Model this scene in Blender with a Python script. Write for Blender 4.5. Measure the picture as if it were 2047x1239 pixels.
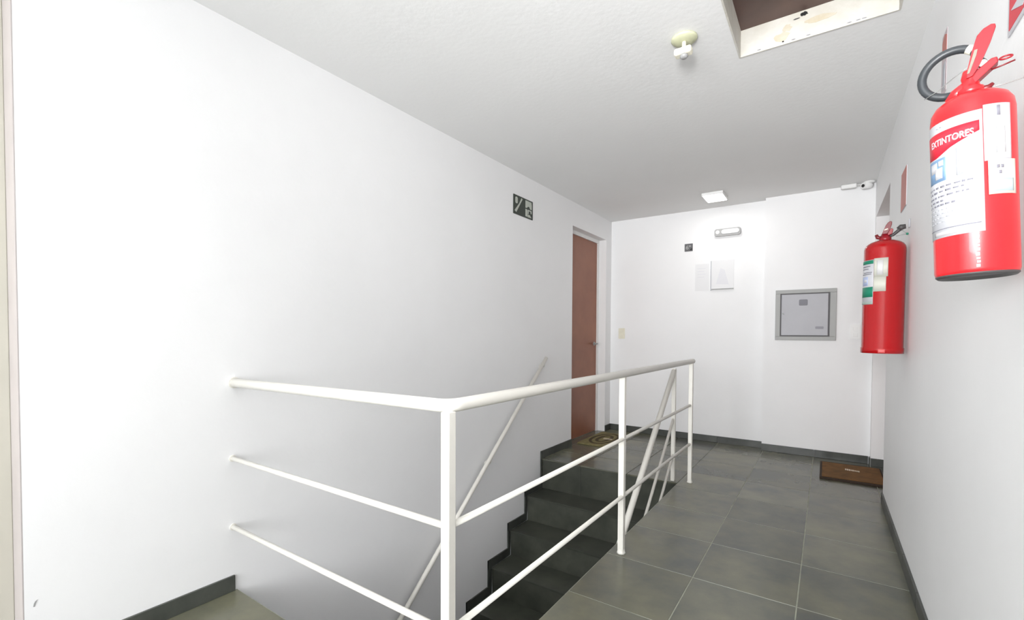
import bpy, bmesh, math, random
from mathutils import Vector, Matrix

for o in list(bpy.data.objects):
    bpy.data.objects.remove(o)
random.seed(7)
scene = bpy.context.scene
C = scene.collection
PI = math.pi

# ------------------------------------------------------------------ camera
cam_d = bpy.data.cameras.new('camera')
cam = bpy.data.objects.new('camera', cam_d); C.objects.link(cam)
FPX, PPX, PPY = 923.28, 1024.97, 690.36          # focal length and optical centre, in 2047 x 1239 pixels
cam_d.sensor_fit = 'HORIZONTAL'; cam_d.sensor_width = 36.0
cam_d.lens = FPX / 2047 * 36.0
cam_d.shift_x = -(PPX - 1023.5) / 2047
cam_d.shift_y = (PPY - 619.5) / 2047
cam_d.clip_start = 0.02
R_ = Vector((0.8270458, 0.5621118, 0.0050503))
D_ = Vector((0.0176468, -0.0169822, -0.9997))
F_ = Vector((-0.5618575, 0.8268869, -0.0239645))
m = Matrix.Identity(4)
for i in range(3):
    m[i][0] = R_[i]; m[i][1] = -D_[i]; m[i][2] = -F_[i]
m[2][3] = 1.1
cam.matrix_world = m
scene.camera = cam

# ------------------------------------------------------------------ world, lights, exposure
w = bpy.data.worlds.new('world'); scene.world = w; w.use_nodes = True
w.node_tree.nodes['Background'].inputs[0].default_value = (0.9, 0.94, 1.0, 1)
w.node_tree.nodes['Background'].inputs[1].default_value = 0.6

def area(name, loc, rot, sx, sy, power, col=(1, 1, 1)):
    d = bpy.data.lights.new(name, 'AREA'); d.shape = 'RECTANGLE'; d.size = sx; d.size_y = sy
    d.energy = power; d.color = col
    o = bpy.data.objects.new(name, d); o.location = loc; o.rotation_euler = rot; C.objects.link(o)
    return o
# unseen fill light added in the opening of the wall behind the camera
area('near_wall_fill', (-1.10, -3.36, 1.45), (PI / 2, 0, -0.18), 1.8, 1.5, 120, (0.97, 0.985, 1.0))
# the corridor's square ceiling lamp
area('far_ceiling_lamp_glow', (-0.885, 4.64, 2.372), (0, 0, 0), 0.16, 0.22, 1.15, (1.0, 0.97, 0.93))
# unseen fill light added to brighten the ceiling and walls ahead
fill = area('ceiling_fill', (-0.05, -1.0, 1.40), (PI - 1.24, 0, 0.05), 0.5, 0.5, 16, (1.0, 1.0, 1.0))
fill.data.spread = math.radians(84)
scene.view_settings.view_transform = 'Standard'
scene.view_settings.look = 'None'
scene.view_settings.exposure = 0.48
scene.view_settings.gamma = 1.0
scene.view_settings.use_curve_mapping = False

# ------------------------------------------------------------------ materials
def mat(name, col, rough=0.6, metal=0.0, spec=0.5, noise=0.0, nscale=8.0, bump=0.0, bscale=60.0, coat=0.0, col2=None,
        rand=0.0, emit=None, estr=0.0, detail=4.0):
    M = bpy.data.materials.new(name); M.use_nodes = True
    nt = M.node_tree; b = nt.nodes['Principled BSDF']
    b.inputs['Base Color'].default_value = (*col, 1); b.inputs['Roughness'].default_value = rough
    b.inputs['Metallic'].default_value = metal
    b.inputs['Specular IOR Level'].default_value = spec
    b.inputs['Coat Weight'].default_value = coat
    if emit:
        b.inputs['Emission Color'].default_value = (*emit, 1); b.inputs['Emission Strength'].default_value = estr
    tc = nt.nodes.new('ShaderNodeTexCoord')
    vec = tc.outputs['Object']
    out = None
    if rand:
        oi = nt.nodes.new('ShaderNodeObjectInfo')
        ad = nt.nodes.new('ShaderNodeVectorMath'); ad.operation = 'ADD'
        sc_ = nt.nodes.new('ShaderNodeMath'); sc_.operation = 'MULTIPLY'; sc_.inputs[1].default_value = 40
        nt.links.new(oi.outputs['Random'], sc_.inputs[0])
        nt.links.new(vec, ad.inputs[0]); nt.links.new(sc_.outputs[0], ad.inputs[1]); vec = ad.outputs[0]
    if noise or col2:
        n = nt.nodes.new('ShaderNodeTexNoise'); n.inputs['Scale'].default_value = nscale
        n.inputs['Detail'].default_value = detail; n.inputs['Roughness'].default_value = 0.6
        nt.links.new(vec, n.inputs['Vector'])
        r = nt.nodes.new('ShaderNodeValToRGB')
        r.color_ramp.elements[0].position = 0.32; r.color_ramp.elements[1].position = 0.68
        c2 = col2 or tuple(min(1, c * (1 + noise)) for c in col)
        c1 = col if col2 else tuple(c * (1 - noise) for c in col)
        r.color_ramp.elements[0].color = (*c1, 1); r.color_ramp.elements[1].color = (*c2, 1)
        nt.links.new(n.outputs['Fac'], r.inputs['Fac']); out = r.outputs['Color']
        if rand:
            hs = nt.nodes.new('ShaderNodeHueSaturation')
            mr = nt.nodes.new('ShaderNodeMapRange'); mr.inputs['To Min'].default_value = 1 - rand; mr.inputs['To Max'].default_value = 1 + rand
            nt.links.new(oi.outputs['Random'], mr.inputs['Value']); nt.links.new(mr.outputs[0], hs.inputs['Value'])
            nt.links.new(out, hs.inputs['Color']); out = hs.outputs['Color']
        nt.links.new(out, b.inputs['Base Color'])
    if bump:
        n2 = nt.nodes.new('ShaderNodeTexNoise'); n2.inputs['Scale'].default_value = bscale; n2.inputs['Detail'].default_value = 3
        nt.links.new(vec, n2.inputs['Vector'])
        bp = nt.nodes.new('ShaderNodeBump'); bp.inputs['Strength'].default_value = bump; bp.inputs['Distance'].default_value = 0.01
        nt.links.new(n2.outputs['Fac'], bp.inputs['Height']); nt.links.new(bp.outputs[0], b.inputs['Normal'])
    return M

WALL = mat('wall_paint', (0.89, 0.89, 0.895), 0.55, noise=0.012, nscale=2.5, bump=0.05, bscale=45, spec=0.25)
CEIL = mat('ceiling_paint', (0.88, 0.88, 0.875), 0.8, noise=0.012, nscale=1.5, bump=0.08, bscale=40, spec=0.2)
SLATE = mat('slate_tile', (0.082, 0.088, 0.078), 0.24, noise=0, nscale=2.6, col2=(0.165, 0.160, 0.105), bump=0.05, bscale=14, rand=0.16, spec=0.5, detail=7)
SLATE_SHADE = mat('slate_stair_shade', (0.038, 0.041, 0.033), 0.33, nscale=5, col2=(0.072, 0.076, 0.060), bump=0.05, bscale=14, rand=0.15, detail=7)  # same slate as the floor, with the stairwell's shade put into its colour
SLATEB = mat('slate_skirting', (0.040, 0.044, 0.039), 0.38, nscale=6, col2=(0.075, 0.08, 0.070), rand=0.12, detail=6)
GROUT = mat('grout', (0.34, 0.35, 0.28), 0.9, noise=0.15, nscale=20)
CONC = mat('stair_concrete', (0.3, 0.3, 0.28), 0.9, noise=0.1)
STEEL = mat('cream_painted_steel', (0.83, 0.81, 0.75), 0.38, noise=0.02, nscale=14, spec=0.5)
WHITE = mat('white_plastic', (0.85, 0.85, 0.84), 0.4)
CREAM = mat('aged_cream_plastic', (0.80, 0.77, 0.64), 0.45, noise=0.03)
OLIVE = mat('yellowed_plastic', (0.60, 0.61, 0.42), 0.5, noise=0.06, nscale=20)
BEIGE = mat('beige_painted_frame', (0.56, 0.54, 0.47), 0.45, noise=0.02)
REVEAL_SHADE = mat('pinkish_grey_reveal_shade', (0.46, 0.42, 0.41), 0.6, noise=0.04)
DOORW = mat('reddish_brown_door_wood', (0.26, 0.095, 0.05), 0.42, nscale=3, col2=(0.33, 0.13, 0.07))
HATCHW = mat('dark_hatch_board', (0.075, 0.042, 0.036), 0.45, nscale=4, col2=(0.12, 0.068, 0.055))
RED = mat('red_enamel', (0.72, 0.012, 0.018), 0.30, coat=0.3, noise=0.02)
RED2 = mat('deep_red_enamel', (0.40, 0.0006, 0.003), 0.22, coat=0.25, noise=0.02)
LEVER = mat('red_lever_steel', (0.28, 0.008, 0.016), 0.35, noise=0.05)
LEVD = mat('dark_red_lever_steel', (0.16, 0.006, 0.01), 0.35, noise=0.05)
RUBBER = mat('black_rubber_hose', (0.035, 0.04, 0.045), 0.4, noise=0.08)
DARKG = mat('dark_grey_plastic', (0.07, 0.065, 0.065), 0.45)
WIRE = mat('grey_wire', (0.35, 0.36, 0.35), 0.4, metal=0.5)
PAPER = mat('white_label_paper', (0.58, 0.585, 0.62), 0.4)
PAPERC = mat('cream_tag_paper', (0.58, 0.58, 0.51), 0.5)
PAPERT = mat('pale_teal_print', (0.42, 0.56, 0.58), 0.5)
PINK = mat('banner_red_print', (0.62, 0.02, 0.04), 0.4)
SHEET = mat('notice_sheet', (0.80, 0.80, 0.81), 0.5)
INK = mat('grey_print', (0.22, 0.22, 0.26), 0.6)
INKL = mat('pale_grey_print', (0.45, 0.46, 0.50), 0.6)
BLUEP = mat('light_blue_print', (0.20, 0.33, 0.52), 0.5)
GREENP = mat('green_print', (0.01, 0.22, 0.13), 0.5)
BLACKG = mat('dark_green_sign', (0.035, 0.045, 0.035), 0.5)
SIGNP = mat('pale_sign_print', (0.50, 0.53, 0.47), 0.5)
DGREY = mat('dark_grey_sign', (0.11, 0.11, 0.115), 0.5)
MGREY = mat('mid_grey_print', (0.36, 0.36, 0.36), 0.5)
BLACK = mat('black_plastic', (0.012, 0.012, 0.012), 0.3)
PANEL = mat('grey_panel_enamel', (0.40, 0.40, 0.43), 0.45, noise=0.03, nscale=5)
PANELF = mat('grey_frame_enamel', (0.34, 0.345, 0.335), 0.45, noise=0.03, nscale=5)
PANELD = mat('dark_groove', (0.13, 0.125, 0.13), 0.6)
SMUDGE = mat('grey_smudge_print', (0.22, 0.22, 0.245), 0.6)
SIGNR = mat('faded_red_sign', (0.50, 0.16, 0.13), 0.5, noise=0.05)
SIGNR2 = mat('red_sign_print', (0.66, 0.05, 0.07), 0.5)
MATB = mat('brown_coir', (0.16, 0.082, 0.024), 0.95, nscale=14, col2=(0.25, 0.118, 0.034), bump=0.8, bscale=400)
MATD = mat('dark_brown_mat_edge', (0.035, 0.02, 0.012), 0.9, noise=0.2, nscale=40)
MATO = mat('olive_gold_mat', (0.17, 0.14, 0.05), 0.9, nscale=30, col2=(0.26, 0.22, 0.10), bump=0.6, bscale=300)
MATO2 = mat('dark_olive_mat_print', (0.06, 0.042, 0.014), 0.9, noise=0.3, nscale=30)
MATW = mat('cream_mat_lettering', (0.72, 0.62, 0.48), 0.8)
GLOW = mat('lamp_diffuser', (0.9, 0.9, 0.9), 0.5, emit=(1, 0.985, 0.96), estr=6.0)
GLASS = mat('clear_lens_plastic', (0.80, 0.81, 0.82), 0.15)
LENSG = mat('soft_grey_plastic', (0.36, 0.36, 0.36), 0.4)
OLDPL = mat('stained_plaster', (0.60, 0.575, 0.51), 0.85, nscale=7, col2=(0.68, 0.665, 0.62), bump=0.3, bscale=30)
STAIN = mat('yellow_stain', (0.56, 0.49, 0.36), 0.85, nscale=18, col2=(0.63, 0.59, 0.50))

# ------------------------------------------------------------------ mesh helpers
def new_bm(): return bmesh.new()

def box(bm, x0, x1, y0, y1, z0, z1, mi=0, bev=0.0):
    vs = [bm.verts.new(p) for p in ((x0, y0, z0), (x1, y0, z0), (x1, y1, z0), (x0, y1, z0), (x0, y0, z1), (x1, y0, z1), (x1, y1, z1), (x0, y1, z1))]
    fs = [bm.faces.new([vs[i] for i in q]) for q in ((0, 3, 2, 1), (4, 5, 6, 7), (0, 1, 5, 4), (1, 2, 6, 5), (2, 3, 7, 6), (3, 0, 4, 7))]
    for f in fs: f.material_index = mi
    if bev:
        es = list({e for f in fs for e in f.edges})
        bmesh.ops.bevel(bm, geom=es, offset=bev, segments=2, profile=0.5, affect='EDGES')
    return bm

def lathe(bm, prof, n=32, cx=0, cy=0, mi=0, axis='z'):
    """prof: list of (r, z)."""
    rings = []
    for r, z in prof:
        if r < 1e-6:
            p = (cx, cy, z) if axis == 'z' else ((z, cy, cx) if axis == 'x' else (cx, z, cy))
            rings.append([bm.verts.new(p)])
        else:
            ring = []
            for i in range(n):
                a = 2 * PI * i / n; u, v = r * math.cos(a), r * math.sin(a)
                if axis == 'z': p = (cx + u, cy + v, z)
                elif axis == 'x': p = (z, cy + u, cx + v)
                else: p = (cx + u, z, cy + v)
                ring.append(bm.verts.new(p))
            rings.append(ring)
    for a, b in zip(rings, rings[1:]):
        for i in range(n):
            j = (i + 1) % n
            if len(a) == 1 and len(b) == 1: continue
            if len(a) == 1: f = bm.faces.new((a[0], b[j], b[i]))
            elif len(b) == 1: f = bm.faces.new((a[i], a[j], b[0]))
            else: f = bm.faces.new((a[i], a[j], b[j], b[i]))
            f.smooth = True; f.material_index = mi
    for r_ in (rings[0], rings[-1]):
        if len(r_) > 1:
            f = bm.faces.new(r_ if r_ is rings[-1] else r_[::-1]); f.material_index = mi
    return bm

def tube(bm, pts, r, n=14, caps=True, square=False):
    pts = [Vector(p) for p in pts]
    rs = r if isinstance(r, (list, tuple)) else [r] * len(pts)
    t0 = (pts[1] - pts[0]).normalized()
    up = Vector((0, 0, 1)) if abs(t0.z) < 0.9 else Vector((0, 1, 0))
    u = t0.cross(up).normalized(); rings = []
    for i, p in enumerate(pts):
        if i == 0: t = t0
        elif i == len(pts) - 1: t = (p - pts[i - 1]).normalized()
        else: t = ((p - pts[i - 1]).normalized() + (pts[i + 1] - p).normalized()).normalized()
        u = (u - t * u.dot(t)).normalized(); v = t.cross(u)
        rings.append([bm.verts.new(p + (u * math.cos(2 * PI * k / n) + v * math.sin(2 * PI * k / n)) * rs[i]) for k in range(n)])
    for a, b in zip(rings, rings[1:]):
        for k in range(n):
            f = bm.faces.new((a[k], a[(k + 1) % n], b[(k + 1) % n], b[k])); f.smooth = True
    if caps: bm.faces.new(rings[0][::-1]); bm.faces.new(rings[-1])
    return bm

def prism(bm, pts, y0, y1, bev=0):
    """outline pts (x, z) extruded in y from y0 (front) to y1."""
    a = [bm.verts.new((x, y0, z)) for x, z in pts]; b = [bm.verts.new((x, y1, z)) for x, z in pts]
    f1 = bm.faces.new(a); f2 = bm.faces.new(b[::-1]); n = len(pts)
    fs = [f1, f2] + [bm.faces.new((a[(i + 1) % n], a[i], b[i], b[(i + 1) % n])) for i in range(n)]
    if bev:
        bmesh.ops.bevel(bm, geom=list({e for f in fs for e in f.edges}), offset=bev, segments=2, profile=0.5, affect='EDGES')
    bmesh.ops.recalc_face_normals(bm, faces=bm.faces[:])
    return bm

def obj(name, bm, m, parent=None, **props):
    me = bpy.data.meshes.new(name)
    bmesh.ops.recalc_face_normals(bm, faces=bm.faces[:])
    bm.to_mesh(me); bm.free()
    for x in (m if isinstance(m, (list, tuple)) else [m]): me.materials.append(x)
    o = bpy.data.objects.new(name, me); C.objects.link(o)
    if parent: o.parent = parent
    for k, v in props.items(): o[k] = v
    return o

def thing(name, label, cat, loc=(0, 0, 0), rot=(0, 0, 0), group=None):
    o = bpy.data.objects.new(name, None); C.objects.link(o); o.empty_display_size = 0.05
    o.location = loc; o.rotation_euler = rot; o['label'] = label; o['category'] = cat
    if group: o['group'] = group
    return o

def tag(o, label, cat, group=None):
    o['label'] = label; o['category'] = cat
    if group: o['group'] = group
    return o

def struct(name, bm, m, parent=None):
    o = obj(name, bm, m, parent)
    if not parent: o['kind'] = 'structure'
    return o

def group_empty(name, loc=(0, 0, 0)):
    o = bpy.data.objects.new(name, None); C.objects.link(o); o.location = loc; o['kind'] = 'structure'
    return o

def text_mesh(txt, size, depth=0.0004):
    cu = bpy.data.curves.new('lettering', 'FONT'); cu.body = txt; cu.size = size; cu.extrude = depth / 2
    cu.align_x = 'CENTER'; cu.align_y = 'CENTER'; cu.offset = size * 0.02
    t = bpy.data.objects.new('tmp_text', cu); C.objects.link(t)
    dg = bpy.context.evaluated_depsgraph_get(); me = bpy.data.meshes.new_from_object(t.evaluated_get(dg))
    bpy.data.objects.remove(t)
    bm = bmesh.new(); bm.from_mesh(me); bpy.data.meshes.remove(me)
    return bm                                                # in the xy plane, z = depth

def text_front(name, txt, w_, h_, x, z, y, m, parent):
    """letters that face -y, fitted to w_ x h_"""
    bm = text_mesh(txt, 1.0)
    xs = [v.co.x for v in bm.verts]; ys = [v.co.y for v in bm.verts]
    sx = w_ / (max(xs) - min(xs)); sy = h_ / (max(ys) - min(ys)); mx = (max(xs) + min(xs)) / 2; my = (max(ys) + min(ys)) / 2
    for v in bm.verts:
        v.co = Vector((x + (v.co.x - mx) * sx, y - v.co.z * 1.0, z + (v.co.y - my) * sy))
    return obj(name, bm, m, parent)

def wrap(bm, r, th0, th1, zlo, zhi, n=18, thick=0.0004):
    """curved sheet on a cylinder; theta in degrees, 0 faces local -y, + is local +x. zlo/zhi: value or f(t)."""
    rows = []
    for i in range(n + 1):
        t = i / n; th = math.radians(th0 + (th1 - th0) * t)
        a = zlo(t) if callable(zlo) else zlo; b = zhi(t) if callable(zhi) else zhi
        rows.append([bm.verts.new((rr * math.sin(th), -rr * math.cos(th), z)) for rr, z in ((r, a), (r, b), (r - thick, b), (r - thick, a))])
    for p, q in zip(rows, rows[1:]):
        for k in range(4):
            f = bm.faces.new((p[k], q[k], q[(k + 1) % 4], p[(k + 1) % 4])); f.smooth = (k == 0)
    bm.faces.new(rows[0]); bm.faces.new(rows[-1][::-1])
    return bm

# ------------------------------------------------------------------ setting
XL, XR, ZC = -2.081, 0.325, 2.405
YB, YBR, XSTEP = 5.09, 5.0, -0.50        # back wall, its proud right part, where the step is
XH = -0.90                               # right edge of the stair opening
YH0, YH1 = 0.96, 3.516                   # near / far edge of the stair opening

# left wall, with the far flat's doorway and the near doorway
bm = new_bm(); XO = XL - 0.22
DY0, DY1, DZ = 4.102, 4.937, 2.172
NY0, NY1, NZ = -0.55, 0.325, 2.17
box(bm, XO, XL, -3.45, NY0, -0.15, ZC)
box(bm, XO, XL, NY0, NY1, NZ, ZC)
box(bm, XO, XL, NY1, DY0, -2.6, ZC)
box(bm, XO, XL, DY0, DY1, DZ, ZC)
box(bm, XO, XL, DY0, YB + 0.15, -2.6, -0.002)
box(bm, XO, XL, DY1, YB + 0.15, -0.002, ZC)
wl = struct('wall_left', bm, WALL)
bm = new_bm(); vs = [bm.verts.new((XL + d, 0.349 + a * .5, 0.232 + b)) for d in (0.0008, -0.001) for a, b in ((-.009, -.010), (-.002, -.011), (.004, 0), (.012, .010), (.0, .006), (-.006, .0))]
bm.faces.new(vs[:6]); bm.faces.new(vs[6:][::-1])
for i in range(6): bm.faces.new((vs[i], vs[(i + 1) % 6], vs[6 + (i + 1) % 6], vs[6 + i]))
obj('paint_chip', bm, MGREY, wl)
# back wall: left part set back, right part proud
bm = new_bm()
box(bm, XL, XSTEP, YB, YB + 0.15, -0.05, ZC)
struct('wall_back', bm, WALL)
bm = new_bm()
box(bm, XSTEP, XR, YBR, YB + 0.15, -0.05, ZC)
struct('wall_back_pier', bm, WALL)
# right wall with doorway at its far end
RY0, RY1, RZ = 3.885, 4.93, 2.10
bm = new_bm(); XRO = XR + 0.22
box(bm, XR, XRO, -3.45, RY0, -0.05, ZC)
box(bm, XR, XRO, RY0, RY1, RZ, ZC)
box(bm, XR, XRO, RY1, YB + 0.15, -0.05, ZC)
struct('wall_right', bm, WALL)
# wall behind the camera with an opening made for the added fill light
bm = new_bm()
box(bm, XO, -2.0, -3.6, -3.45, -0.05, ZC); box(bm, 0.0, XRO, -3.6, -3.45, -0.05, ZC)
box(bm, -2.0, 0.0, -3.6, -3.45, -0.05, 0.65); box(bm, -2.0, 0.0, -3.6, -3.45, 2.25, ZC)
struct('wall_near', bm, WALL)
# stairwell walls under the floor
bm = new_bm(); box(bm, XH, XH + 0.12, 0.2, YH1, -2.6, -0.15); struct('wall_stairwell', bm, WALL)
bm = new_bm(); box(bm, XL, XH, 0.1, 0.2, -2.6, -0.15); struct('wall_stairwell_end', bm, WALL)

# ceiling with the hatch shaft cut out of it
HX0, HX1, HY0, HY1, HZ = -0.363, 0.222, 1.80, 2.42, 2.525
bm = new_bm()
box(bm, XO, HX0, -3.6, YB + 0.15, ZC, ZC + 0.15)
box(bm, HX1, XRO, -3.6, YB + 0.15, ZC, ZC + 0.15)
box(bm, HX0, HX1, -3.6, HY0, ZC, ZC + 0.15)
box(bm, HX0, HX1, HY1, YB + 0.15, ZC, ZC + 0.15)
struct('ceiling', bm, CEIL)

# floor slab (grout bed) and slate tiles
bm = new_bm()
T = 0.012
box(bm, XH, XR, -3.45, YB, -0.15, -0.0014)
box(bm, XL, XH, -3.45, YH0, -0.15, -0.0014)
box(bm, XL, XH, YH1 + 0.022, YB, -0.15, -0.013)
box(bm, XR, XRO, RY0, RY1, -0.15, -0.0014)
box(bm, XL - 0.13, XL, DY0, DY1, -0.15, -0.0014)
floor = struct('floor', bm, GROUT)

def tile_piece(parent, x0, x1, y0, y1, z=0.0, m=SLATE, g=0.0022, name='tile', t=T):
    bm = new_bm()
    box(bm, -(x1 - x0) / 2 + g, (x1 - x0) / 2 - g, -(y1 - y0) / 2 + g, (y1 - y0) / 2 - g, -t, 0, bev=0.0012)
    o = obj(name, bm, m, parent)
    o.location = ((x0 + x1) / 2, (y0 + y1) / 2, z + random.uniform(-0.0007, 0.0003))
    o.rotation_euler = (random.uniform(-.0009, .0009), random.uniform(-.0009, .0009), 0)
    return o
xs = [XL, -1.698, -1.294, XH, -0.486, -0.082, XR]
ys = [-3.45, -3.28, -2.86, -2.44, -2.02, -1.6, -1.18, -0.76, -0.34, 0.08, 0.50, 0.92, 1.34, 1.76, 2.18, 2.60, 3.02, 3.44, 3.86, 4.28, 4.70, YB]
for i in range(6):
    if i < 3:
        yy = [y for y in ys if y < 0.9] + [YH0]
        yf = [YH1] + [y for y in ys if y > 3.6]
        spans = list(zip(yy, yy[1:])) + list(zip(yf, yf[1:]))
    else:
        spans = list(zip(ys, ys[1:]))
    for a, b in spans:
        b2 = min(b, YBR) if xs[i] > -0.6 and b == YB else b
        if i == 3 and b == YB: b2 = YB - 0.0
        tile_piece(floor, xs[i], xs[i + 1], a, b2)
tile_piece(floor, XR, XR + 0.12, RY0, RY1)
tile_piece(floor, XL - 0.10, XL, DY0, DY1)

# skirting tiles
def skirt(name, pieces, axis, pos, t=0.010, h=0.066):
    """pieces: list of (a, b) along the wall; axis 'y' for the left/right walls, 'x' for the back ones."""
    root = group_empty(name)
    for a, b in pieces:
        bm = new_bm(); L = (b - a) / 2 - 0.001
        if axis == 'y': box(bm, -t / 2, t / 2, -L, L, 0, h, bev=0.001)
        else: box(bm, -L, L, -t / 2, t / 2, 0, h, bev=0.001)
        o = obj('skirting_tile', bm, SLATEB, root)
        o.location = (pos, (a + b) / 2, 0.0005) if axis == 'y' else ((a + b) / 2, pos, 0.0005)
    return root
def cuts(a, b, marks): 
    p = [a] + [k for k in marks if a + 0.02 < k < b - 0.02] + [b]; return list(zip(p, p[1:]))
skirt('baseboard_left', cuts(NY1, 0.95, [0.52]), 'y', XL + 0.005)
skirt('baseboard_left_far', cuts(YH1 + 0.0, DY0, [3.86]) + [(DY1, YB)], 'y', XL + 0.005)
skirt('baseboard_back', cuts(XL + 0.012, XSTEP, [-1.72, -1.32, -0.91]), 'x', YB - 0.005)
skirt('baseboard_back_pier', cuts(XSTEP, XR - 0.012, [-0.078]), 'x', YBR - 0.005)
skirt('baseboard_right', cuts(-3.44, RY0, [-2.8, -2.4, -2, -1.6, -1.2, -.8, -.4, 0, .42, .82, 1.23, 1.63, 2.03, 2.44, 2.84, 3.25, 3.65]), 'y', XR - 0.005)
skirt('baseboard_reveal', [(XR + 0.0, XR + 0.118)], 'x', RY1 - 0.005)
skirt('baseboard_right_end', [(RY1, YBR - 0.01)], 'y', XR - 0.005)
skirt('baseboard_near', cuts(XL + .02, XR - .02, [-1.6, -1.2, -.8, -.4, 0]), 'x', -3.444)

# ------------------------------------------------------------------ stairs
stairs = thing('staircase', 'dark slate staircase going down behind the white railing', 'stairs', (0, 0, 0))
ris_y = [3.525 - 0.248 * k for k in range(9)]
trd_z = [-0.262, -0.468, -0.668, -0.868, -1.068, -1.268, -1.468, -1.668, -1.868]
prev = 0.0
for k, (ry, tz) in enumerate(zip(ris_y, trd_z)):
    ynext = ris_y[k + 1] if k + 1 < len(ris_y) else 0.2
    # concrete body of the step
    bm = new_bm(); box(bm, XL + 0.014, XH - 0.004, ynext + 0.013, ry + 0.011, tz - 0.16, tz - 0.016); obj('step_core', bm, CONC, stairs)
    # riser slabs, with the joint the photograph shows
    for a, b in (((XL + 0.012, -1.695), (-1.695, XH - 0.003)) if k == 0 else ((XL + 0.012, XH - 0.003),)):
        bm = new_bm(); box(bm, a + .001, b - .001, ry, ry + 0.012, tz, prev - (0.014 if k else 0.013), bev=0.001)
        obj('riser', bm, SLATE_SHADE, stairs)
    # tread slab, a little nosing
    for a, b in ((XL + 0.012, XH - 0.003),):
        if k == 8: y0 = 0.204
        else: y0 = ynext - 0.008
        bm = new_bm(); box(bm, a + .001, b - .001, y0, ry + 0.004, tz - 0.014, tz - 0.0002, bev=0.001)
        obj('tread', bm, SLATE_SHADE, stairs)
    prev = tz
# landing edge slab under the first nosing
bm = new_bm(); box(bm, XL + .003, XH - .003, YH1 + 0.024, YH1 + 0.15, -0.5, -0.152); obj('landing_beam', bm, CONC, stairs)
# stepped skirting on the left wall
sk_y = [3.505, 3.246, 2.998, 2.738, 2.487, 2.239, 1.991, 1.743, 1.495]
sk_z = [0.066, -0.170, -0.405, -0.604, -0.800, -1.0, -1.2, -1.4, -1.6]
for k in range(8):
    # a horizontal strip above tread k and the upright strip in front of riser k
    y0 = sk_y[k + 1]; z1 = sk_z[k + 1]; tz = trd_z[k]
    bm = new_bm(); box(bm, XL + 0.0005, XL + 0.0115, y0, ris_y[k] - 0.001, tz + 0.0005, z1, bev=0.0008); obj('stepped_skirting', bm, SLATEB, stairs)
    bm = new_bm(); ztop = sk_z[k]
    box(bm, XL + 0.0005, XL + 0.0112, sk_y[k], ris_y[k] + 0.0 - 0.0012, z1 + 0.0005, ztop, bev=0.0008); obj('stepped_skirting', bm, SLATEB, stairs)
    

# ------------------------------------------------------------------ doors
# far flat door in the left wall
d1 = group_empty('door_1', (XL, (DY0 + DY1) / 2, 0)); hw = (DY1 - DY0) / 2
bm = new_bm()                                            # white frame, set back in the opening
box(bm, -0.125, -0.085, -hw, -hw + 0.03, 0, DZ); box(bm, -0.125, -0.085, hw - 0.03, hw, 0, DZ)
box(bm, -0.125, -0.085, -hw + 0.03, hw - 0.03, DZ - 0.035, DZ)
obj('door_frame', bm, WHITE, d1)
bm = new_bm(); box(bm, -0.135, -0.10, -hw + 0.03, hw - 0.03, 0.006, DZ - 0.035, bev=0.002); lf = obj('door_leaf', bm, DOORW, d1)
bm = new_bm(); tube(bm, [(-0.099, hw - 0.09, 1.0), (-0.06, hw - 0.09, 1.0), (-0.056, hw - 0.10, 1.0), (-0.056, hw - 0.2, 1.0)], 0.008, 10)
lathe(bm, [(0.022, -0.1), (0.022, -0.094)], 16, cx=1.0, cy=hw - 0.09, axis='x'); obj('door_handle', bm, WIRE, lf)
# door in the right wall
d2 = group_empty('door_2', (XR, (RY0 + RY1) / 2, 0)); hw = (RY1 - RY0) / 2
bm = new_bm()
box(bm, 0.118, 0.16, -hw, -hw + 0.035, 0, RZ); box(bm, 0.118, 0.16, hw - 0.035, hw, 0, RZ); box(bm, 0.118, 0.16, -hw + 0.035, hw - 0.035, RZ - 0.035, RZ)
obj('door_frame', bm, WHITE, d2)
bm = new_bm(); box(bm, 0.135, 0.17, -hw + 0.035, hw - 0.035, 0.006, RZ - 0.035, bev=0.002); lf = obj('door_leaf', bm, DOORW, d2)
bm = new_bm(); tube(bm, [(0.136, -hw + 0.1, 1.0), (0.09, -hw + 0.1, 1.0), (0.086, -hw + 0.11, 1.0), (0.086, -hw + 0.21, 1.0)], 0.008, 10); obj('door_handle', bm, WIRE, lf)
# near door in the left wall, at the photograph's left edge
d3 = group_empty('door_3', (XL, 0, 0))
bm = new_bm()
box(bm, -0.20, -0.115, NY1 - 0.045, NY1, 0, NZ, bev=0.006); box(bm, -0.20, -0.115, NY0, NY0 + 0.045, 0, NZ, bev=0.006)
box(bm, -0.20, -0.115, NY0 + 0.045, NY1 - 0.045, NZ - 0.045, NZ, bev=0.006)
obj('door_frame', bm, BEIGE, d3)
bm = new_bm(); box(bm, -0.1148, -0.0005, NY1 - 0.004, NY1 + 0.0, 0, NZ, bev=0.001); box(bm, -0.1148, -0.0005, NY0, NY0 + 0.004, 0, NZ); obj('reveal_shade_strip', bm, REVEAL_SHADE, d3)  # thin strips over the reveal, its shade put into their pinkish-grey colour
bm = new_bm(); box(bm, -0.195, -0.155, NY0 + 0.047, NY1 - 0.047, 0.006, NZ - 0.047, bev=0.002); obj('door_leaf', bm, BEIGE, d3)
bm = new_bm(); box(bm, XO, XL, NY0, NY1, -0.15, 0.0); struct('trim_1', bm, SLATE)

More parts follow.
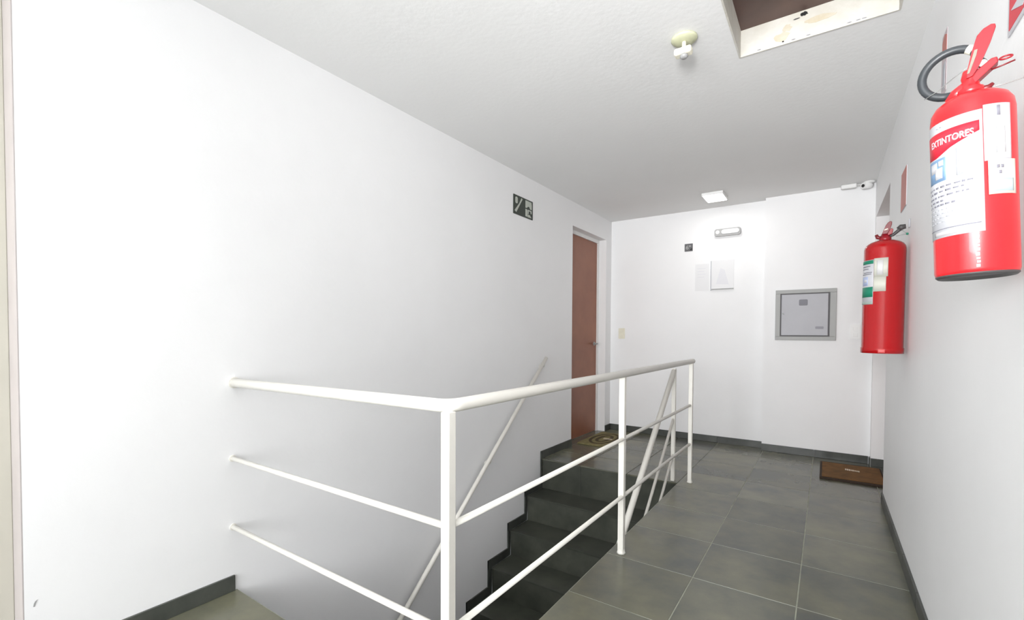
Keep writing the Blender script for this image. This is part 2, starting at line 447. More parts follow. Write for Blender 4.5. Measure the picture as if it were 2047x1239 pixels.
# ------------------------------------------------------------------ guard railing round the stair opening
XG, YG = -0.836, 0.925
rail = thing('guard_railing', 'cream painted steel guard railing around the stair opening', 'railing', (XG, YG, 0))
def local(p): return (p[0] - XG, p[1] - YG, p[2])
def bend(zz0, zz1, rad, end_y, seg=8):
    pts = [(XL - 0.005, YG + 0.03, zz0)]
    cx_, cy_ = XG - rad, YG + rad
    pts.append((XG - rad - 0.02, YG + 0.0, zz1 - 0.0))
    for i in range(seg + 1):
        a = -PI / 2 + (PI / 2) * i / seg
        pts.append((cx_ + rad * math.cos(a), cy_ + rad * math.sin(a), zz1))
    pts.append((XG + 0.006, end_y, zz1))
    return [local(p) for p in pts]
bm = new_bm(); tube(bm, bend(0.889, 0.906, 0.045, 3.635), 0.0185, 20); obj('top_rail', bm, STEEL, rail)
for z0, z1 in ((0.568, 0.580), (0.274, 0.290)):
    bm = new_bm(); tube(bm, [local(p) for p in [(XL - 0.005, YG + 0.02, z0), (XG - 0.012, YG, z1)]], 0.0095, 14); obj('lower_rail', bm, STEEL, rail)
    bm = new_bm(); tube(bm, [local(p) for p in [(XG, YG + 0.012, z1), (XG + 0.005, 3.575, z1)]], 0.0095, 14); obj('lower_rail', bm, STEEL, rail)
for (px, py, hh) in ((XG, YG, 0.0148), (XG - 0.004, 2.22, 0.0148), (XG + 0.007, 3.585, 0.014)):
    bm = new_bm(); x, y, _ = local((px, py, 0))
    box(bm, x - hh, x + hh, y - hh, y + hh, 0, 0.892, bev=0.003)
    # weld flare at the foot
    lathe(bm, [(hh * 1.5, 0), (hh * 1.35, 0.006), (hh * 1.02, 0.022)], 16, x, y)
    obj('post', bm, STEEL, rail)
for z, yy in ((0.889, YG + 0.03), (0.568, YG + 0.02), (0.274, YG + 0.02)):
    bm = new_bm(); lathe(bm, [(0.024 if z > .8 else 0.014, 0.0002), (0.024 if z > .8 else 0.014, 0.005)], 18, cx=z, cy=yy - YG, axis='x')
    for v in bm.verts: v.co.x += XL - XG
    obj('wall_flange', bm, STEEL, rail)

# stair balustrade going down from the landing
bal = thing('stair_balustrade', 'cream sloping balustrade going down the open side of the stairs', 'railing', (-0.945, 3.556, 0))
bm = new_bm(); box(bm, -0.014, 0.014, -0.014, 0.014, 0.0, 0.85, bev=0.003); obj('post', bm, STEEL, bal)
SL = 0.885
for z, r in ((0.835, 0.0185), (0.475, 0.0095), (0.205, 0.0095)):
    bm = new_bm(); tube(bm, [(0, 0.0, z), (0, -2.2, z - 2.2 * SL * 0.955)], r, 16); obj('handrail' if r > .01 else 'lower_rail', bm, STEEL, bal)
k = 6; yy = (ris_y[k] + ris_y[k + 1]) / 2 - 3.556
bm = new_bm(); box(bm, -0.014, 0.014, yy - 0.014, yy + 0.014, trd_z[k] + .001, 0.835 + yy * SL * 0.955, bev=0.003); obj('post', bm, STEEL, bal)

# wall handrail along the stairs
hr = thing('wall_handrail', 'cream round handrail sloping down the left wall beside the stairs', 'handrail', (XL, 3.512, 0.896))
ex = 0.051
sl = (0.896 + 0.537) / (3.512 - 1.868)
bm = new_bm(); L = 2.6
tube(bm, [(ex, 0, 0), (ex, -L, -L * sl)], 0.0155, 16); obj('rail', bm, STEEL, hr)
for yy in (-0.03, -0.80, -1.75, -2.55):
    zz = yy * sl
    bm = new_bm(); tube(bm, [(0.002, yy, zz - 0.055), (0.03, yy, zz - 0.055), (ex - 0.006, yy, zz - 0.045), (ex, yy, zz - 0.01)], 0.006, 10)
    lathe(bm, [(0.017, 0.0003), (0.017, 0.004), (0.008, 0.006)], 16, cx=zz - 0.055, cy=yy, axis='x')
    obj('bracket', bm, STEEL, hr)

# ------------------------------------------------------------------ hatch
hatch = group_empty('trim_2', (0, 0, 0))
W = 0.006
bm = new_bm(); box(bm, HX0, HX1, HY1 - W, HY1 + 0.001, ZC - 0.002, HZ); obj('plaster_reveal', bm, OLDPL, hatch)
bm = new_bm(); box(bm, HX0 - 0.001, HX0 + W, HY0, HY1 - W, ZC - 0.002, HZ); obj('plaster_reveal', bm, OLDPL, hatch)
bm = new_bm(); box(bm, HX1 - W, HX1 + 0.001, HY0, HY1 - W, ZC - 0.002, HZ); obj('plaster_reveal', bm, OLDPL, hatch)
bm = new_bm(); box(bm, HX0 + W, HX1 - W, HY0 - 0.001, HY0 + W, ZC - 0.002, HZ); obj('plaster_reveal', bm, OLDPL, hatch)
hc = thing('hatch_cover', 'dark brown board closing the attic hatch in the ceiling', 'hatch', (0, 0, HZ))
bm = new_bm(); box(bm, HX0 - 0.05, HX1 + 0.05, HY0 - 0.05, HY1 + 0.05, 0.0005, 0.02, bev=0.002); obj('board', bm, HATCHW, hc)
# chips and stains on the far reveal (its plaster has crumbled)
def blob(name, cx_, cz_, rx, rz, m, y, seed, n=14):
    rnd = random.Random(seed); bm = new_bm()
    pts = [(cx_ + rx * math.cos(2 * PI * i / n) * rnd.uniform(.65, 1.15), cz_ + rz * math.sin(2 * PI * i / n) * rnd.uniform(.65, 1.15)) for i in range(n)]
    prism(bm, pts, y - 0.0012, y); return obj(name, bm, m, hatch)
yf = HY1 - W
blob('stain', -0.19, 2.438, 0.035, 0.022, STAIN, yf, 1)
blob('stain', -0.17, 2.470, 0.018, 0.018, STAIN, yf, 2)
blob('stain', -0.05, 2.47, 0.06, 0.014, STAIN, yf - .0002, 6)
blob('chip_hole', -0.106, 2.509, 0.015, 0.010, BLACK, yf - .0005, 3)
blob('chip_hole', -0.185, 2.416, 0.005, 0.003, BLACK, yf - .001, 4)
blob('chip_hole', -0.135, 2.497, 0.014, 0.003, DARKG, yf - .0005, 5)
for i, xx in enumerate((0.055, 0.085, 0.105, -0.09, -0.145, -0.28)):
    blob('chip_hole', xx, 2.412, 0.008, 0.0016, INK, yf - .0004, 20 + i)

# ------------------------------------------------------------------ ceiling things
lamp = thing('ceiling_lamp', 'small square lit lamp on the far ceiling above the landing', 'lamp', (-0.885, 4.64, ZC))
bm = new_bm(); box(bm, -0.092, 0.092, -0.128, 0.128, -0.026, -0.0003, bev=0.004); obj('housing', bm, WHITE, lamp)
bm = new_bm(); box(bm, -0.082, 0.082, -0.118, 0.118, -0.030, -0.0245, bev=0.001); obj('diffuser', bm, GLOW, lamp)
fx = thing('ceiling_lampholder', 'yellowed round ceiling fixture with a white block hanging beneath it', 'fixture', (-0.541, 2.125, ZC))
bm = new_bm(); lathe(bm, [(0.054, -0.0003), (0.055, -0.006), (0.050, -0.012), (0.030, -0.017), (0.0, -0.018)], 36); obj('base_plate', bm, OLIVE, fx)
bm = new_bm(); lathe(bm, [(0.010, -0.016), (0.009, -0.038), (0.013, -0.046)], 20); obj('stem', bm, CREAM, fx)
bm = new_bm(); box(bm, -0.040, 0.034, -0.021, 0.021, -0.074, -0.044, bev=0.008); obj('body', bm, CREAM, fx)
bm = new_bm(); lathe(bm, [(0.017, -0.073), (0.017, -0.081), (0.011, -0.088), (0.0, -0.089)], 20); obj('sensor_cap', bm, LENSG, fx)

sc_ = thing('security_camera', 'small white security camera in the far right ceiling corner', 'camera', (0.245, 4.94, ZC))
bm = new_bm(); lathe(bm, [(0.040, -0.0003), (0.040, -0.008), (0.030, -0.014), (0.0, -0.014)], 28, cx=0.03); obj('mount', bm, WHITE, sc_)
bm = new_bm(); tube(bm, [(0.03, 0, -0.012), (0.022, -0.004, -0.030)], 0.012, 14); obj('arm', bm, WHITE, sc_)
bm = new_bm(); tube(bm, [(0.045, 0.03, -0.026), (0.03, 0.012, -0.029), (-0.012, -0.03, -0.036)], [0.022, 0.026, 0.026], 24); obj('body', bm, WHITE, sc_)
bm = new_bm(); tube(bm, [(-0.0115, -0.0295, -0.036), (-0.0155, -0.0335, -0.0367)], 0.013, 20); obj('lens', bm, BLACK, sc_)
bm = new_bm(); box(bm, -0.165, -0.055, -0.018, 0.018, -0.036, -0.0003, bev=0.008); obj('cable_box', bm, WHITE, sc_)
bm = new_bm(); tube(bm, [(-0.056, 0, -0.015), (-0.02, 0.0, -0.018), (0.0, -0.005, -0.024)], 0.005, 8); obj('cable', bm, WHITE, sc_)

# ------------------------------------------------------------------ things on the back wall (local: x right, y into wall, z up)
el = thing('emergency_light', 'white oblong emergency light high on the back wall', 'light', (-0.843, YB, 2.140))
def rrect(hw, hh, r, n=6):
    pts = []
    for cx_, cz_, a0 in ((hw - r, hh - r, 0), (-hw + r, hh - r, PI / 2), (-hw + r, -hh + r, PI), (hw - r, -hh + r, 1.5 * PI)):
        for i in range(n + 1):
            a = a0 + PI / 2 * i / n; pts.append((cx_ + r * math.cos(a), cz_ + r * math.sin(a)))
    return pts
bm = new_bm(); prism(bm, rrect(0.121, 0.036, 0.018), -0.034, -0.0004, bev=0.003); obj('housing', bm, LENSG, el)
bm = new_bm(); prism(bm, [(x + 0.028, z + 0.003) for x, z in rrect(0.082, 0.022, 0.02)], -0.042, -0.032, bev=0.003); obj('lens', bm, GLASS, el)
bm = new_bm(); lathe(bm, [(0.018, -0.040), (0.018, -0.032)], 20, cx=-0.090, cy=0.004, axis='y'); obj('test_button', bm, WHITE, el)

sg = thing('floor_number_sign', 'tiny dark grey square sign with a pale number on the back wall', 'sign', (-1.220, YB, 2.024))
bm = new_bm(); prism(bm, rrect(0.041, 0.040, 0.004), -0.004, -0.0004); obj('plate', bm, DGREY, sg)
text_front('number', '6º', 0.052, 0.042, -0.003, 0.002, -0.0042, MGREY, sg)
bm = new_bm(); prism(bm, [(0.008, -0.032), (0.034, -0.032), (0.034, -0.006), (0.026, -0.008)], -0.0046, -0.0040); obj('dark_corner', bm, BLACK, sg)

nt_ = thing('notice_holder', 'white paper notice in a clear holder with a dark bottom edge', 'notice', (-0.886, YB, 1.715))
bm = new_bm(); box(bm, -0.106, 0.106, -0.006, -0.0004, -0.148, 0.150, bev=0.001); obj('sheet', bm, SHEET, nt_)
bm = new_bm(); box(bm, -0.102, 0.106, -0.016, -0.0062, -0.148, -0.138, bev=0.001); obj('bottom_ledge', bm, PANELF, nt_)
bm = new_bm(); box(bm, -0.112, -0.106, -0.010, -0.0004, -0.156, 0.148, bev=0.001); obj('side_rail', bm, INKL, nt_)
bm = new_bm(); prism(bm, [(-0.06, -0.09), (0.06, -0.10), (0.02, 0.05), (-0.02, 0.07)], -0.0066, -0.0060); obj('faint_print', bm, mat('very_pale_print', (0.74, 0.74, 0.77), 0.5), nt_)
n2 = thing('paper_notice', 'faint plain white sheet pinned left of the notice holder', 'notice', (-1.083, YB, 1.705))
bm = new_bm(); box(bm, -0.068, 0.068, -0.002, -0.0004, -0.14, 0.135); obj('sheet', bm, SHEET, n2)
for k in range(4):
    bm = new_bm(); box(bm, -0.045, 0.035 - 0.012 * (k % 2), -0.0026, -0.0020, 0.085 - 0.03 * k, 0.092 - 0.03 * k); obj('faint_line', bm, bpy.data.materials['very_pale_print'], n2)

def switch(label, x, y, z, hw_, hh_, m=WHITE, two=True):
    s = thing('light_switch', label, 'switch', (x, y, z))
    bm = new_bm(); prism(bm, rrect(hw_, hh_, 0.006), -0.009, -0.0004, bev=0.002); obj('plate', bm, m, s)
    for dz in ((-hh_ * .42, hh_ * .42) if two else (0,)):
        bm = new_bm(); box(bm, -hw_ * .45, hw_ * .45, -0.0135, -0.0085, dz - hh_ * .24, dz + hh_ * .24, bev=0.0015); obj('rocker', bm, m, s)
    return s
switch('cream light switch low on the back wall near the brown door', -1.945, YB, 1.117, 0.037, 0.060, CREAM)
switch('white double switch on the back wall beside the far extinguisher', 0.205, YBR, 1.138, 0.036, 0.064)

pb = thing('electrical_panel', 'grey metal electrical panel set in the right end of the back wall', 'panel', (-0.1675, YBR, 1.292))
PW, PH = 0.2355, 0.232
bm = new_bm(); fr = 0.040
for a in ((-PW, PW, PH - fr * 0.85, PH), (-PW, PW, -PH, -PH + fr * .85), (-PW, -PW + fr, -PH + fr * .85, PH - fr * .85), (PW - fr * 1.2, PW, -PH + fr * .85, PH - fr * .85)):
    box(bm, a[0], a[1], -0.018, -0.0004, a[2], a[3], bev=0.002)
obj('frame', bm, PANELF, pb)
bm = new_bm(); box(bm, -PW + fr * .8, PW - fr, -0.006, -0.0006, -PH + fr * .7, PH - fr * .7); obj('back_plate', bm, PANELD, pb)
bm = new_bm(); box(bm, -PW + fr + .009, PW - fr * 1.2 - .012, -0.021, -0.0062, -PH + fr * .85 + .010, PH - fr * .85 - .009, bev=0.003); dr = obj('door', bm, PANEL, pb)
bm = new_bm(); lathe(bm, [(0.0085, -0.0255), (0.0085, -0.0205)], 16, cx=-0.170, cy=0.012, axis='y'); obj('lock', bm, BLACK, dr)
bm = new_bm(); prism(bm, [(x - 0.014, z + 0.112) for x, z in rrect(0.034, 0.028, 0.010)], -0.0217, -0.0209); obj('warning_sticker', bm, SMUDGE, dr)
for k in range(3):
    bm = new_bm(); box(bm, -0.040, 0.012, -0.0222, -0.0216, 0.097 + 0.012 * k, 0.101 + 0.012 * k); obj('sticker_line', bm, INK, dr)
bm = new_bm(); prism(bm, [(x + 0.112, z - 0.118) for x, z in rrect(0.032, 0.012, 0.008)], -0.0217, -0.0209); obj('worn_mark', bm, mat('mark_grey', (0.29, 0.29, 0.32), .6), dr)

# ------------------------------------------------------------------ sign on the left wall
s1 = thing('stairs_sign', 'dark rectangular stairway sign with pale pictograms high on the left wall', 'sign', (XL, 3.203, 2.142), (0, 0, PI / 2))
bm = new_bm(); prism(bm, rrect(0.146, 0.077, 0.004), -0.004, -0.0004); obj('plate', bm, BLACKG, s1)
y0, y1 = -0.0048, -0.0038
bm = new_bm(); prism(bm, [(-0.130, -0.050), (-0.105, -0.060), (-0.015, 0.060), (-0.030, 0.068), (-0.062, 0.020), (-0.085, -0.004)], y0, y1); obj('stair_line', bm, SIGNP, s1)
bm = new_bm(); prism(bm, rrect(0.018, 0.026, 0.014), y0, y1)
for v in bm.verts: v.co.x -= 0.103; v.co.z += 0.036
obj('arrow_blob', bm, SIGNP, s1)
bm = new_bm()
for pts in ([(0.030, 0.005), (0.030, 0.066), (0.122, 0.066), (0.128, 0.040), (0.128, 0.005), (0.104, 0.005), (0.088, 0.022), (0.070, 0.022), (0.052, 0.008)],
            [(0.030, -0.004), (0.052, -0.004), (0.060, -0.012), (0.062, -0.064), (0.030, -0.064)],
            [(0.066, -0.004), (0.126, -0.004), (0.126, -0.030), (0.112, -0.030), (0.108, -0.014), (0.082, -0.012), (0.078, -0.04), (0.066, -0.04)],
            [(0.066, -0.044), (0.100, -0.044), (0.124, -0.064), (0.066, -0.066)]):
    prism(bm, pts, y0, y1)
obj('exit_pictogram', bm, SIGNP, s1)

# ------------------------------------------------------------------ signs on the right wall (local x runs towards the camera)
def wall_sign(label, yc, zc, hw_, hh_, m, extra=None):
    s = thing('extinguisher_sign', label, 'sign', (XR, yc, zc), (0, 0, -PI / 2))
    bm = new_bm(); prism(bm, rrect(hw_, hh_, 0.004), -0.003, -0.0004); obj('plate', bm, PAPER, s)
    b_ = 0.0015 if m is SIGNR else 0.010
    bm = new_bm(); prism(bm, rrect(hw_ - b_, hh_ - b_, 0.003), -0.0037, -0.0028); obj('red_field', bm, m, s)
    return s
wall_sign('faded red square sign on the right wall above the far extinguisher', 3.185, 1.873, 0.100, 0.103, SIGNR)
s3 = wall_sign('red and white square sign at the upper right corner, above the near extinguisher', 1.385, 1.868, 0.100, 0.103, SIGNR2)
bm = new_bm(); prism(bm, [(-0.075, -0.055), (0.075, -0.055), (0.0, -0.086)], -0.0045, -0.0036); obj('arrow', bm, PAPER, s3)
s2 = thing('arrow_sign', 'narrow pale sign with a red tip on the right wall behind the hose', 'sign', (XR, 2.205, 2.055), (0, 0, -PI / 2))
bm = new_bm(); prism(bm, rrect(0.042, 0.108, 0.004), -0.0015, -0.0004); obj('plate', bm, mat('pale_pinkish_sign', (0.56, 0.48, 0.50), .5), s2)
bm = new_bm(); prism(bm, [(-0.036, 0.03), (0.036, 0.03), (0.036, 0.085), (0.0, 0.102), (-0.036, 0.085)], -0.0021, -0.0013); obj('red_field', bm, SIGNR, s2)
bm = new_bm(); prism(bm, [(-0.020, -0.09), (0.015, -0.09), (0.02, 0.0), (-0.02, 0.0)], -0.0021, -0.0013); obj('grey_print', bm, INKL, s2)

# ------------------------------------------------------------------ near extinguisher
e1 = thing('fire_extinguisher', 'near red fire extinguisher with a large white label and coiled black hose', 'extinguisher', (0.2475, 1.30, 1.222), (0, -0.042, -0.182))
r = 0.0625
bm = new_bm(); lathe(bm, [(0.0, 0.006), (0.048, 0.004), (0.056, 0.0), (0.0605, 0.003), (r, 0.010), (r, 0.322), (0.0605, 0.338), (0.054, 0.350), (0.042, 0.359), (0.026, 0.365), (0.017, 0.368), (0.015, 0.374)], 64)
obj('cylinder', bm, RED, e1)
bm = new_bm(); lathe(bm, [(0.0, 0.0055), (0.046, 0.0035), (0.0575, -0.002), (0.0612, 0.0015), (0.0612, 0.0035)], 48); obj('foot_rim', bm, DARKG, e1)
lab = obj('main_label', wrap(new_bm(), r + .0006, -98, 13, 0.080, 0.313, 40), PAPER, e1)
def banlo(t): return 0.2475 - 0.004 * math.sin(PI * min(1, t * 1.6)) + 0.026 * max(0, t - .35) ** 1.3 / .65 ** 1.3
obj('red_banner', wrap(new_bm(), r + .0010, -92, 9, banlo, 0.293, 40), PINK, lab)
bm = text_mesh('EXTINTORES', 1.0)
xs_ = [v.co.x for v in bm.verts]; ys_ = [v.co.y for v in bm.verts]
for _ in range(1):
    bmesh.ops.triangulate(bm, faces=bm.faces[:])
    bmesh.ops.subdivide_edges(bm, edges=[e for e in bm.edges if abs(e.verts[0].co.x - e.verts[1].co.x) > .2], cuts=2)
mx = (max(xs_) + min(xs_)) / 2; my = (max(ys_) + min(ys_)) / 2; wx = max(xs_) - min(xs_); wy = max(ys_) - min(ys_)
for v in bm.verts:
    t = (v.co.x - mx) / wx; th = math.radians(-33 + t * 70); rr = r + .0014 + v.co.z * .6
    z = 0.2735 + (v.co.y - my) / wy * 0.0135
    v.co = Vector((rr * math.sin(th), -rr * math.cos(th), z))
obj('lettering', bm, PAPER, lab)
obj('blue_pictogram', wrap(new_bm(), r + .0010, -82, -38, 0.194, 0.241, 16), BLUEP, lab)
for a, b, c, d in ((-74, -55, .215, .235), (-60, -44, .200, .222), (-52, -42, .225, .236)):
    obj('pictogram_shape', wrap(new_bm(), r + .0013, a, b, c, d, 8), PAPER, lab)
obj('grey_pictogram', wrap(new_bm(), r + .0010, -22, 0, 0.196, 0.250, 10), INKL, lab)
obj('pictogram_shape', wrap(new_bm(), r + .0013, -19, -3, 0.222, 0.244, 8), PAPER, lab)
obj('pictogram_shape', wrap(new_bm(), r + .0013, -18, -4, 0.200, 0.214, 8), PAPER, lab)
rnd = random.Random(3)
for k, (z, a1, m_) in enumerate(((0.303, -10, INKL), (0.183, 0, INK), (0.174, -12, INK), (0.164, -6, INK), (0.155, -44, INK), (0.147, -22, INK), (0.137, -30, INKL), (0.129, -10, INKL), (0.121, -28, INKL), (0.112, -40, INKL))):
    th = -84 + (30 if k == 0 else 0)
    bm = new_bm()
    while th < a1:
        w_ = rnd.uniform(3, 10); hh = rnd.uniform(.0012, .0020)
        if k and m_ is INK: wrap(bm, r + .0010, th, min(a1, th + w_), z - hh, z + hh, 3)
        else: wrap(bm, r + .0010, th, min(a1, th + w_), z - .0009, z + .0009, 3)
        th += w_ + rnd.uniform(1.5, 4)
    obj('text_line', bm, m_, lab)
obj('rule_line', wrap(new_bm(), r + .0010, -86, 8, 0.0965, 0.0982, 24), INK, lab)
obj('footer_band', wrap(new_bm(), r + .0010, -66, -18, 0.084, 0.092, 14), mat('footer_grey', (.51, .49, .50), .5), lab)
lb2 = obj('instruction_label', wrap(new_bm(), r + .0008, 14, 55, 0.212, 0.319, 18), PAPER, e1)
obj('print_column', wrap(new_bm(), r + .0012, 22, 31, 0.225, 0.275, 6), mat('pale_column_print', (.49, .51, .52), .5), lb2)
obj('print_column', wrap(new_bm(), r + .0012, 34, 44, 0.225, 0.275, 6), bpy.data.materials['pale_column_print'], lb2)
obj('print_column', wrap(new_bm(), r + .0012, 32, 37, 0.296, 0.315, 4), INK, lb2)
lb3 = obj('inspection_tag', wrap(new_bm(), r + .0022, 18, 61, 0.147, 0.2125, 18), PAPERC, e1)
obj('teal_print', wrap(new_bm(), r + .0026, 24, 55, 0.152, 0.176, 12), PAPERT, lb3)
for a, z in ((29, .199), (35, .199), (32, .188)):
    obj('ink_mark', wrap(new_bm(), r + .0026, a, a + 4, z - .003, z + .003, 3), INK, lb3)
# worn white vertical print below the label
bm = new_bm(); rnd = random.Random(9)
z = 0.012
while z < 0.076:
    h_ = rnd.uniform(.004, .008); c_ = rnd.uniform(-.8, .8)
    wrap(bm, r + .0005, 0.5 + c_, 5.5 + c_ * .5, z, z + h_, 4); z += h_ + .0022
obj('vertical_print', bm, PAPER, e1)
# valve
bm = new_bm(); lathe(bm, [(0.017, 0.366), (0.020, 0.370), (0.020, 0.378), (0.0145, 0.382), (0.0125, 0.396), (0.014, 0.402), (0.011, 0.416), (0.0, 0.417)], 24)
valve = obj('valve', bm, RED, e1)
bm = new_bm(); tube(bm, [(-0.004, 0.0, 0.389), (-0.020, 0.004, 0.379), (-0.029, 0.010, 0.366)], [0.010, 0.011, 0.012], 12); obj('outlet', bm, RED, valve)
bm = new_bm(); prism(bm, [(-0.006, 0.388), (0.006, 0.384), (0.040, 0.414), (0.038, 0.424), (0.030, 0.424), (-0.002, 0.402)], -0.012, 0.010, bev=0.002); obj('carry_handle', bm, LEVER, e1)
bm = new_bm(); prism(bm, [(-0.006, 0.396), (-0.004, 0.412), (0.004, 0.450), (0.011, 0.474), (0.020, 0.484), (0.031, 0.488), (0.0365, 0.486), (0.0375, 0.480), (0.030, 0.455), (0.021, 0.432), (0.012, 0.412), (0.004, 0.398)], -0.018, -0.0135, bev=0.0012)
lv = obj('squeeze_lever', bm, LEVER, e1)
bm = new_bm(); prism(bm, [(-0.0045, 0.404), (-0.001, 0.404), (0.0095, 0.436), (0.0115, 0.447), (0.007, 0.447)], -0.0192, -0.0178); obj('worn_edge', bm, mat('worn_steel', (.22, .20, .16), .5), lv)
bm = new_bm(); tube(bm, [(0.030, -0.004, 0.404), (0.046, -0.004, 0.406), (0.062, -0.004, 0.409)], 0.0016, 8); obj('safety_pin', bm, LEVD, e1)
bm = new_bm(); tube(bm, [(0.050 + 0.0085 * math.cos(a), -0.004 + 0.004 * math.sin(a), 0.4195 + 0.0045 * math.sin(a)) for a in [2 * PI * i / 20 for i in range(21)]], 0.0017, 8, caps=False); obj('pin_ring', bm, LEVER, e1)
# hose coil
pts = [(0.017, -0.006, 0.422), (0.012, 0.02, 0.440)]
cx_, cz_, RR = -0.028, 0.4455, 0.0475
for i in range(25):
    a = math.radians(40 + (265 - 40) * i / 24)
    pts.append((cx_ + RR * math.cos(a), 0.050 + 0.010 * math.sin(a * .5), cz_ + RR * math.sin(a)))
pts += [(-0.014, 0.040, 0.392), (-0.002, 0.016, 0.394)]
bm = new_bm(); tube(bm, pts, 0.0082, 18); hose = obj('hose', bm, RUBBER, e1)
bm = new_bm(); P = [Vector((cx_ + RR * math.cos(math.radians(a)), 0.050 + 0.010 * math.sin(math.radians(a) * .5), cz_ + RR * math.sin(math.radians(a)))) for a in (57, 50, 43, 37)]
tube(bm, P, 0.0088, 18); obj('white_ferrule', bm, CREAM, hose)
bm = new_bm(); tube(bm, [(0.0185, -0.012, 0.419), (0.0175, -0.004, 0.4215)], 0.0062, 16); obj('nozzle_tip', bm, CREAM, hose)
bm = new_bm(); tube(bm, [(0.0, 0.004, 0.428), (-0.025, 0.03, 0.424), (-0.050, 0.045, 0.412), (-0.072, 0.050, 0.404)], 0.0008, 6); obj('seal_wire', bm, WIRE, e1)
bm = new_bm(); tube(bm, [(0.018, 0.0, 0.372), (0.045, 0.004, 0.372), (0.070, 0.012, 0.376), (0.0945, 0.022, 0.386)], 0.0012, 8); obj('hanging_wire', bm, WIRE, e1)
bm = new_bm(); tube(bm, [(0.010, 0.0, 0.372), (0.026, 0.0, 0.373), (0.032, 0.0, 0.378)], [0.007, 0.005, 0.003], 10); obj('collar_tab', bm, LEVD, e1)

# ------------------------------------------------------------------ far extinguisher
e2 = thing('fire_extinguisher', 'far red fire extinguisher with a green and white label beside the doorway', 'extinguisher', (0.2290, 2.95, 1.015), (0, 0.006, -0.0775))
r = 0.0835
bm = new_bm(); lathe(bm, [(0.0, 0.01), (0.070, 0.008), (0.080, 0.0), (r + .0025, 0.001), (r + .0025, 0.026), (r, 0.030), (r, 0.515), (0.081, 0.528), (0.073, 0.541), (0.058, 0.552), (0.036, 0.560), (0.018, 0.563), (0.016, 0.568)], 64)
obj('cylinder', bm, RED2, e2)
la = obj('main_label', wrap(new_bm(), r + .0006, -98, -29, 0.242, 0.461, 24), PAPER, e2)
obj('green_band', wrap(new_bm(), r + .0010, -96, -30, 0.442, 0.459, 20), GREENP, la)
obj('green_band', wrap(new_bm(), r + .0010, -96, -30, 0.278, 0.328, 20), GREENP, la)
obj('grey_band', wrap(new_bm(), r + .0010, -96, -30, 0.243, 0.255, 20), mat('green_grey_print', (.35, .42, .38), .5), la)
obj('blue_pictogram', wrap(new_bm(), r + .0010, -78, -48, 0.335, 0.380, 12), mat('pale_blue_print', (.45, .52, .74), .5), la)
obj('pictogram_shape', wrap(new_bm(), r + .0013, -66, -52, 0.352, 0.366, 8), PAPER, la)
for z, a, b in ((.430, -80, -40), (.418, -80, -46), (.400, -70, -34), (.392, -80, -36)):
    obj('text_line', wrap(new_bm(), r + .0010, a, b, z - .002, z + .002, 10), INK, la)
lb = obj('instruction_label', wrap(new_bm(), r + .0008, -28.5, 10, 0.375, 0.466, 16), PAPERC, e2)
obj('inspection_tag', wrap(new_bm(), r + .0010, -28.5, 5.5, 0.304, 0.375, 16), PAPERC, e2)
obj('print_column', wrap(new_bm(), r + .0012, -20, -3, 0.385, 0.455, 6), mat('pale_print_col', (.66, .66, .66), .5), lb)
bm = new_bm(); lathe(bm, [(0.016, 0.555), (0.024, 0.562), (0.024, 0.574), (0.018, 0.578), (0.016, 0.592), (0.0, 0.593)], 20)
valve = obj('valve', bm, LEVER, e2)
bm = new_bm(); tube(bm, [(-0.008, 0, 0.574), (-0.030, -0.002, 0.578), (-0.036, -0.002, 0.592)], [0.010, 0.009, 0.007], 12); obj('pressure_gauge', bm, LEVD, valve)
bm = new_bm(); prism(bm, [(-0.012, 0.584), (0.010, 0.582), (0.026, 0.590), (0.030, 0.612), (0.022, 0.618), (0.012, 0.600), (-0.008, 0.596)], -0.013, 0.010, bev=0.002); obj('carry_handle', bm, LEVER, e2)
bm = new_bm(); prism(bm, [(-0.014, 0.590), (-0.009, 0.607), (0.000, 0.632), (0.008, 0.645), (0.017, 0.651), (0.024, 0.648), (0.024, 0.636), (0.018, 0.612), (0.008, 0.590)], -0.020, -0.012, bev=0.002)
lv = obj('squeeze_lever', bm, LEVD, e2)
bm = new_bm(); prism(bm, [(-0.006, 0.607), (0.008, 0.611), (0.009, 0.617), (-0.003, 0.613)], -0.0208, -0.0198); obj('worn_patch', bm, CREAM, lv)
bm = new_bm(); tube(bm, [(0.012, 0.004, 0.580), (0.030, 0.004, 0.586), (0.052, 0.004, 0.607), (0.064, 0.004, 0.622)], [0.007, 0.007, 0.008, 0.008], 12)
tube(bm, [(0.050, 0.004, 0.610), (0.060, 0.004, 0.620), (0.077, 0.004, 0.622)], [0.012, 0.014, 0.011], 12); obj('hose_stub', bm, DARKG, e2)
bm = new_bm(); tube(bm, [(0.062, 0.002, 0.606), (0.082, 0.0, 0.586)], 0.0012, 6); tube(bm, [(0.040, 0, 0.578), (0.082, 0, 0.584)], 0.0012, 6); wr = obj('hanging_wire', bm, WIRE, e2)
bm = new_bm(); lathe(bm, [(0.0, 0.578), (0.005, 0.580), (0.005, 0.588), (0.0, 0.590)], 10, cx=0.083, cy=-0.001); obj('seal_tag', bm, GREENP, e2)
bm = new_bm(); box(bm, 0.086, 0.0925, -0.006, 0.006, 0.615, 0.655, bev=0.001); obj('hanging_hook', bm, PANEL, e2)
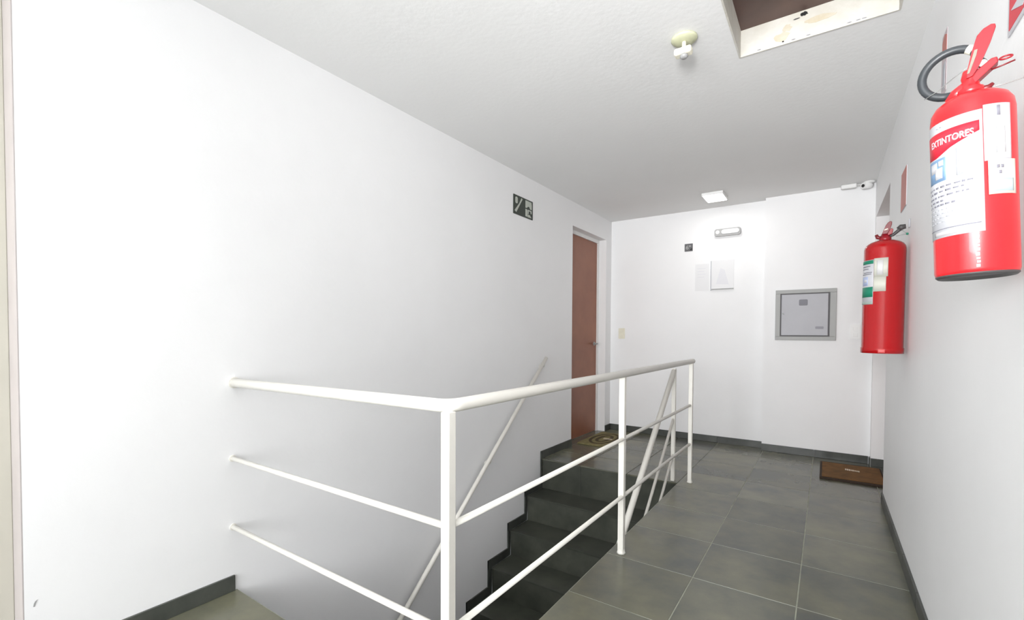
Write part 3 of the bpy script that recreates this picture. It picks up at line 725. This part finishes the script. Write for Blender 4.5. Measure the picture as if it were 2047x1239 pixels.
# thin print bands on ext 2: bottom inspection mark
bm = new_bm(); wrap(bm, r + .0032, -10, 8, 0.004, 0.022, 8); obj('worn_mark', bm, mat('worn_red', (.75, .12, .12), .4), e2)

# ------------------------------------------------------------------ door mats
m1 = thing('doormat', 'brown coir doormat with cream lettering by the right wall doorway', 'doormat', (0.178, 4.535, 0.0004))
bm = new_bm(); hx, hy = 0.205, 0.272
box(bm, -hx, hx, -hy, hy, 0, 0.016, bev=0.003); obj('border', bm, MATD, m1)
bm = new_bm(); box(bm, -hx + .014, hx - .010, -hy + .018, hy - .035, 0.0155, 0.021, bev=0.003); obj('pile', bm, MATB, m1)
bm = new_bm(); rnd = random.Random(5)
x = -0.036
while x < 0.056:
    w_ = rnd.uniform(.006, .011); h_ = rnd.uniform(.016, .026)
    y_ = 0.055 - (x + .036) * 0.18
    box(bm, x, x + w_, y_ - h_, y_ + h_, 0.0205, 0.0216); x += w_ + .0028
obj('lettering', bm, MATW, m1)

m2 = thing('doormat', 'olive and gold doormat in front of the brown door', 'doormat', (-1.905, 4.525, 0.0004))
hx, hy = 0.165, 0.31
bm = new_bm(); box(bm, -hx, hx, -hy, hy, 0, 0.014, bev=0.003); obj('pile', bm, MATO, m2)
def ring_flat(bm, rx, ry, wd, z, n=36):
    a = [];
    for i in range(n):
        t = 2 * PI * i / n; c, s = math.cos(t), math.sin(t)
        a.append([bm.verts.new((k * c, l * s, zz)) for k, l, zz in ((rx, ry, z), (rx - wd, ry - wd, z), (rx - wd, ry - wd, z - .002), (rx, ry, z - .002))])
    for i in range(n):
        p, q = a[i], a[(i + 1) % n]
        for k in range(4): bm.faces.new((p[k], q[k], q[(k + 1) % 4], p[(k + 1) % 4]))
bm = new_bm(); ring_flat(bm, 0.135, 0.262, 0.030, 0.0155); ring_flat(bm, 0.075, 0.17, 0.035, 0.0155)
obj('pattern', bm, MATO2, m2)
bm = new_bm()
for k in range(6): box(bm, -0.01 + .016 * k, 0.002 + .016 * k, -0.022, 0.018, 0.0145, 0.0162)
obj('lettering', bm, MATW, m2)
